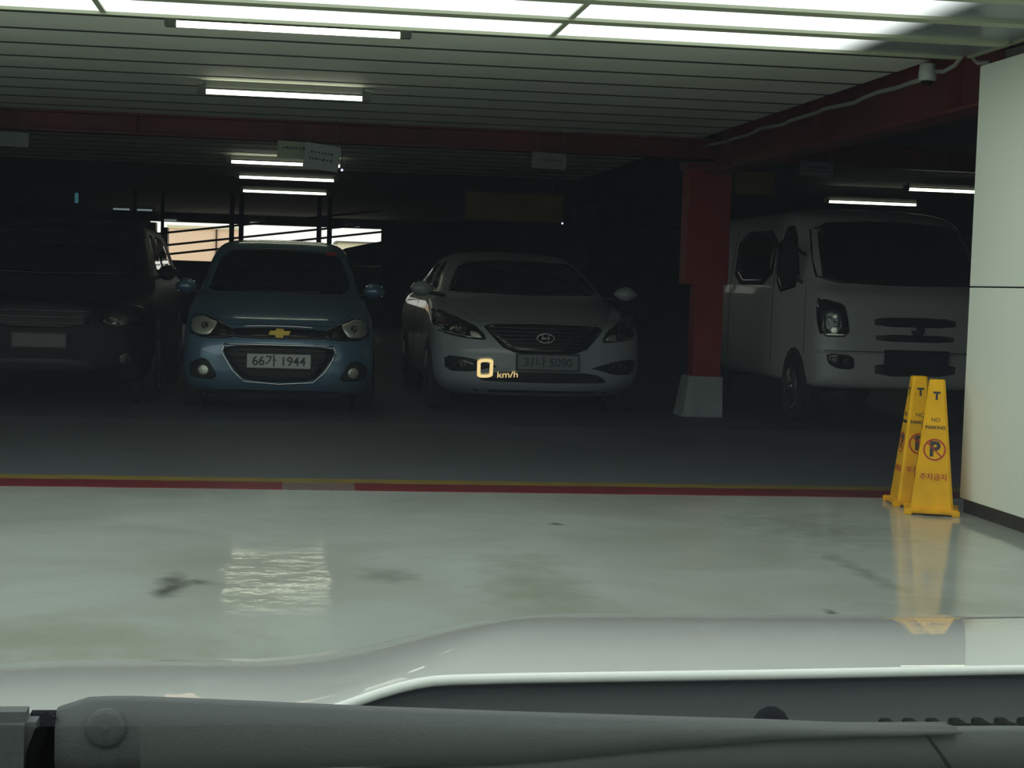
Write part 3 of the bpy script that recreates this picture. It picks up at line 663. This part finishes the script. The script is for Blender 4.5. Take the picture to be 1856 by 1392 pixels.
for s in (-1, 1):
    m_ = M['blackmatt']; bm = bmesh.new(); add_box(bm, -.085, .085, -.05, .05, -.17, .17, .03)
    o = bm_obj('side_mirror', bm, m_, van, False, (s*1.0, .52, 1.42)); tube('arm', [(-s*.05, 0, -.15), (-s*.20, .08, -.20)], .018, m_, o, 8); tube('arm', [(-s*.05, 0, .12), (-s*.20, .10, .05)], .014, m_, o, 8)
side_stuff(B, van, .84, (.72, 3.5), .31, [[(.62, 1.20), (1.35, 1.12), (1.35, 1.74), (1.0, 1.74)], [(1.5, 1.2), (2.8, 1.2), (2.8, 1.72), (1.5, 1.72)]], .18, ((.45, .6, .45, 1.2), (1.42, .4, 1.42, 1.75), (2.9, .4, 2.9, 1.75)))

# ------------------------------------------------------------------ yellow cones
def cone(x, y, rz, label):
    e = tag(empty('floor_cone', (x, y, 0), rz), label, 'cone', 'yellow no-parking cones')
    H = .70; w0, w1 = .108, .039; z0 = .03
    bm = bmesh.new(); R = []
    for z, ww in ((z0, w0), (H-.006, w1+.001), (H, w1-.004)):
        c_ = .012 if z < H else .008
        R.append([bm.verts.new((sx*ww - (sx*c_ if k else 0), sy*ww - (0 if k else sy*c_), z)) for (sx, sy, k) in ((-1, -1, 0), (-1, -1, 1), (1, -1, 1), (1, -1, 0), (1, 1, 0), (1, 1, 1), (-1, 1, 1), (-1, 1, 0))])
    for A, C in zip(R, R[1:]):
        for i in range(8): bm.faces.new((A[i], A[(i+1) % 8], C[(i+1) % 8], C[i]))
    bm.faces.new(R[0][::-1]); bm.faces.new(R[-1])
    bm_obj('body', bm, M['yellow'], e)
    bm = bmesh.new(); add_box(bm, -.135, .135, -.135, .135, .008, .032, .008)
    for a in (-1, 1):
        for b in (-1, 1): add_box(bm, a*.12-.02, a*.12+.02, b*.12-.02, b*.12+.02, 0, .03, .004)
    add_box(bm, -.05, .05, -.155, -.13, .012, .03, .004); add_box(bm, -.05, .05, .13, .155, .012, .03, .004)
    bm_obj('base', bm, M['yellow'], e)
    tilt = math.atan2(w0-w1, H-z0)
    for k in range(4):
        fe = bpy.data.objects.new('face_print', None)
        # lettering lies flat on the sloping face k
        T = Matrix.Rotation(k*PI/2, 4, 'Z')
        def put(o, z, off=.0012):
            ww = w0+(w1-w0)*(z-z0)/(H-z0)
            o.matrix_local = T @ Matrix.Translation((0, -ww-off, z)) @ Matrix.Rotation(PI/2-tilt, 4, 'X')
        bpy.data.objects.remove(fe)
        put(text('lettering', 'T', .055, (0, 0, 0), (0, 0, 0), M['coneink'], e, .0006, 1, .003), .615)
        put(text('lettering', 'NO', .030, (0, 0, 0), (0, 0, 0), M['coneink'], e, .0006), .492)
        put(text('lettering', 'PARKING', .024, (0, 0, 0), (0, 0, 0), M['coneink'], e, .0006, 1, .0006), .452)
        put(text('lettering', 'P', .105, (0, 0, 0), (0, 0, 0), M['coneink'], e, .0006, 1, .004), .338)
        put(text('lettering', '주차금지', .038, (0, 0, 0), (0, 0, 0), M['conered'], e, .0006, 1, .0003), .195)
        bm = bmesh.new(); n = 36
        ri = [bm.verts.new((.049*math.cos(2*PI*i/n), .049*math.sin(2*PI*i/n), .001)) for i in range(n)]; ro = [bm.verts.new((.057*math.cos(2*PI*i/n), .057*math.sin(2*PI*i/n), .001)) for i in range(n)]
        for i in range(n): bm.faces.new((ri[i], ri[(i+1) % n], ro[(i+1) % n], ro[i]))
        add_box(bm, -.051, .051, -.0035, .0035, .0006, .0016, 0, Matrix.Rotation(-PI/4, 4, 'Z'))
        put(bm_obj('no_parking_ring', bm, M['conered'], e), .338)
    return e
cone(3.375, 8.10, math.radians(-21), 'yellow four-sided no parking cone standing in front against the white wall')
cone(3.405, 8.42, math.radians(-9), 'yellow four-sided no parking cone standing behind the other one')

# ------------------------------------------------------------------ the car the view is taken from
own = tag(empty('car', (0, 0, 0)), 'white car in the foreground, its bonnet, wiper and windscreen at the bottom edge', 'car')
XC = .65
def edge_y(x):
    P_ = [(-.45, .95), (-.1, 1.09), (.05, 1.13), (.12, 1.158), (.17, 1.165), (.37, 1.178), (.60, 1.20), (.9, 1.19), (1.3, 1.11), (1.75, .90)]
    for (a, b), (c_, d) in zip(P_, P_[1:]):
        if x <= c_: return b+(d-b)*(x-a)/(c_-a)
    return P_[-1][1]
def smooth(t): t = max(0, min(1, t)); return t*t*(3-2*t)
def hood_z(x, y):
    t = y-1.1; L = .813-.075*t-.125*t*t; B_ = .840-.05*t-.11*t*t
    u = XC-abs(x-XC); xb = .115+.33*max(0, y-1.16)
    z = L+(B_-L)*smooth((u+.03)/(xb+.03))
    z -= .03*max(0, (-.15-u)/.35)**2
    return z - .9*max(0, y-2.25)**2
NX = 160; vs, fs = [], []
X0, X1 = XC-1.05, XC+1.05
NY = 60; lip = [(.010, .0006), (.004, .0), (.001, -.0002), (-.0010, -.0009), (-.0022, -.0024), (-.0026, -.0045), (-.0018, -.0064), (.001, -.0076), (.012, -.0082)]
for i in range(NX+1):
    x = X0+(X1-X0)*i/NX; ye = edge_y(x); z_e = hood_z(x, ye)
    for dy, dz in lip[::-1]: vs.append((x, ye+dy, (hood_z(x, ye+dy) if dy > 0 and dz > -.001 else z_e)+(dz if dz < -.0003 else 0)))
    for j in range(1, NY+1):
        y = ye+.02+(2.50-.22*((x-XC)/1.05)**2-ye-.02)*j/NY; vs.append((x, y, hood_z(x, y)))
n = len(lip)+NY
for i in range(NX):
    for j in range(n-1): a = i*n+j; fs.append((a, a+n, a+n+1, a+1))
mesh_obj('bonnet', vs, fs, M['ownwhite'], own, True)
# front bumper and wings below the bonnet
vs, fs = [], []; prof = [(0, 0), (.03, -.05), (.06, -.14), (.07, -.24), (.05, -.36), (0, -.46)]
for i in range(NX+1):
    x = X0+(X1-X0)*i/NX; y = 2.50-.22*((x-XC)/1.05)**2; z = hood_z(x, y)
    for dy, dz in prof: vs.append((x, y+dy, max(z+dz, .12)))
for i in range(NX):
    for j in range(5): a = i*6+j; fs.append((a, a+6, a+7, a+1))
mesh_obj('bumper', vs, fs, M['ownwhite'], own, True)
for s in (-1, 1):
    bm = bmesh.new(); x = XC+s*1.05; A, C = [], []
    for j in range(24):
        y = .95+j*(2.28-.95)/23; A.append(bm.verts.new((x, y, hood_z(x, y)))); zz = .68+.0*y if abs(y-1.75) < .36 else .25
        if abs(y-1.75) < .36: zz = .33+math.sqrt(max(0, .36**2-(y-1.75)**2))
        C.append(bm.verts.new((x+s*.02, y, min(zz, hood_z(x, y)-.03))))
    for j in range(23): bm.faces.new((A[j], A[j+1], C[j+1], C[j]))
    bm_obj('wing', bm, M['ownwhite'], own, True); wheel(own, x-s*.12, 1.75, .33, .22, s)
# cowl panel: channel between bonnet and windscreen
vs, fs = [], []
for i in range(NX+1):
    x = X0+.08+(X1-X0-.16)*i/NX; ye = edge_y(x); g0 = min(1.03, ye-.10)
    for (y, z) in ((ye+.06, hood_z(x, ye)-.022), (ye+.008, hood_z(x, ye)-.0125), (ye+.004, .800), (ye-.02, .785), (ye-.06, .782), (g0+.03, .785), (g0-.0, .795)): vs.append((x, y, z))
for i in range(NX):
    for j in range(6): a = i*7+j; fs.append((a, a+7, a+8, a+1))
mesh_obj('cowl_panel', vs, fs, M['plastic2'], own, True)
# inclined windscreen pane, its base below the frame
def pane(name, y0, z0, y1, z1, xa, xb, m, th=.004):
    bm = bmesh.new(); f = [bm.verts.new(v) for v in ((xa, y0, z0), (xb, y0, z0), (xb-.12, y1, z1), (xa+.12, y1, z1))]; bm.faces.new(f); return bm_obj(name, bm, m, own)
XW = .42
pane('windscreen', .965, .81, -.06, 1.374, XW-.85, XW+.85, M['glass'])
# dashboard and roof
bm = bmesh.new(); pr = [(.94, .775), (.85, .785), (.6, .80), (.42, .79), (.36, .74), (.34, .60), (.94, .60)]
L_ = [bm.verts.new((XW-.78, y, z)) for y, z in pr]; R_ = [bm.verts.new((XW+.78, y, z)) for y, z in pr]
for i in range(len(pr)): j = (i+1) % len(pr); bm.faces.new((L_[i], L_[j], R_[j], R_[i]))
bm.faces.new(L_); bm.faces.new(R_[::-1]); bm_obj('dashboard', bm, M['dash'], own)
box('roof', XW-.7, XW+.7, -1.6, -.06, 1.378, 1.41, M['ownwhite'], own, .01)
box('roof_lining', XW-.66, XW+.66, -1.55, -.08, 1.362, 1.375, M['lining'], own)
for s in (-1, 1): tube('windscreen_pillar', [(XW+s*.87, .965, .80), (XW+s*.75, -.06, 1.38)], .035, M['ownwhite'], own)
# wiper arm lying along the cowl

bm = bmesh.new()
# arm: hollow tapering channel, broad by the pivot and narrow towards the blade (x, y, z top, z bottom)
sec = [(-.129, .972, .862, .826), (-.112, .970, .868, .824), (-.100, .970, .8685, .824), (-.084, .970, .8685, .825), (-.04, .970, .8665, .826), (.049, .970, .8620, .827), (.142, .970, .858, .828), (.237, .970, .8545, .836), (.307, .970, .852, .841), (.36, .970, .8495, .8425), (.43, .970, .8475, .8445)]
R = []
for x, y, zt, zb in sec:
    h = zt-zb; q = [(0, zb), (-.004, zb+h*.25), (-.004, zb+h*.7), (.002, zt-.0015), (.006, zt), (.018, zt-.002), (.024, zb+h*.4), (.024, zb)]
    R.append([bm.verts.new((x, y+dy, z)) for dy, z in q])
for A, C in zip(R, R[1:]):
    for i in range(8): bm.faces.new((A[i], A[(i+1) % 8], C[(i+1) % 8], C[i]))
bm.faces.new(R[0][::-1]); bm.faces.new(R[-1])
arm = bm_obj('wiper_arm', bm, M['plastic'], own, True)
cp = lathe('pivot_cap', [(.0001, -.0052), (.004, -.005), (.009, -.0045), (.0115, -.003), (.012, 0)], M['plastic'], arm, 'y', 24, (-.0995, .967, .853))
bm = bmesh.new(); add_box(bm, -.30, -.140, .965, .99, .815, .8615, .006); bm_obj('pivot_cover', bm, M['plastic'], own, False)
box('joint_well', -.150, -.115, .985, 1.0, .80, .856, M['rubber'], own, .004)
tube('joint_gap', [(-.132, .972, .860), (-.137, .970, .850), (-.141, .969, .838), (-.142, .969, .822)], .004, M['rubber'], own, 8)
# blade: long rubber-edged strip below and beyond the arm
bm = bmesh.new(); R = []
for x, zt, zb in ((.0, .820, .812), (.10, .8255, .8135), (.154, .830, .814), (.237, .8375, .815), (.343, .8425, .815), (.41, .8455, .815), (.47, .8455, .815), (.62, .842, .812)):
    R.append([bm.verts.new(v) for v in ((x, .975, zb), (x, .972, (zt+zb)/2), (x, .974, zt-.001), (x, .980, zt), (x, .992, zt-.002), (x, .994, zb))])
for A, C in zip(R, R[1:]):
    for i in range(6): bm.faces.new((A[i], A[(i+1) % 6], C[(i+1) % 6], C[i]))
bm.faces.new(R[0][::-1]); bm.faces.new(R[-1]); bl = bm_obj('wiper_blade', bm, M['plastic'], own, True)
tube('blade_joint', [(.409, .9745, .8435), (.415, .973, .836), (.421, .9725, .828), (.430, .9735, .816)], .0012, M['rubber'], bl, 6)
lathe('mounting_plug', [(.0001, .042), (.004, .0415), (.009, .0385), (.0125, .033), (.0145, .024), (.0145, 0)], M['rubber'], own, 'z', 28, (.347, 1.10, .786))
# toothed rubber seal at the far end of the cowl
bm = bmesh.new(); add_box(bm, .395, .62, 1.03, 1.045, .812, .8305)
for i in range(13):
    x = .405+i*.0165; add_box(bm, x, x+.008, 1.028, 1.046, .826, .8345, .001)
bm_obj('cowl_seal', bm, M['rubber'], own)
# speed readout thrown on the inside of the windscreen
g = empty('speed_readout', (.0641, .5205, 1.0937)); g.parent = own
slope = math.atan2(1.374-.81, 1.025)
c_, s_ = math.cos(slope), math.sin(slope)
Nn = Vector((0, -s_, -c_)); Yv = Vector((-.106, -c_, s_)).normalized(); Xv = Yv.cross(Nn)
gm = Matrix((Xv, Yv, Nn)).transposed().to_4x4(); gm.translation = Vector((.0544, .4428, 1.0972)) + Nn*.0001; g.matrix_local = gm
bm = bmesh.new()
def rr(wd, ht, r, n=6):
    o = []
    for cx, cy, a0 in ((wd/2-r, ht/2-r, 0), (-wd/2+r, ht/2-r, PI/2), (-wd/2+r, -ht/2+r, PI), (wd/2-r, -ht/2+r, 3*PI/2)):
        for i in range(n+1): a = a0+PI/2*i/n; o.append((cx+r*math.cos(a), cy+r*math.sin(a)))
    return o
SX, SY = .0044, .0119
A = [bm.verts.new((x, y, 0)) for x, y in rr(SX, SY, .0018)]; C = [bm.verts.new((x, y, 0)) for x, y in rr(SX-.0019, SY-.0040, .0008)]
for i in range(len(A)): j = (i+1) % len(A); bm.faces.new((A[i], A[j], C[j], C[i]))
bm_obj('digit', bm, M['hud'], g)
text('unit', 'km/h', .0054, (.0063, -.0046, 0), (0, 0, 0), M['hud'], g, 0, .55)
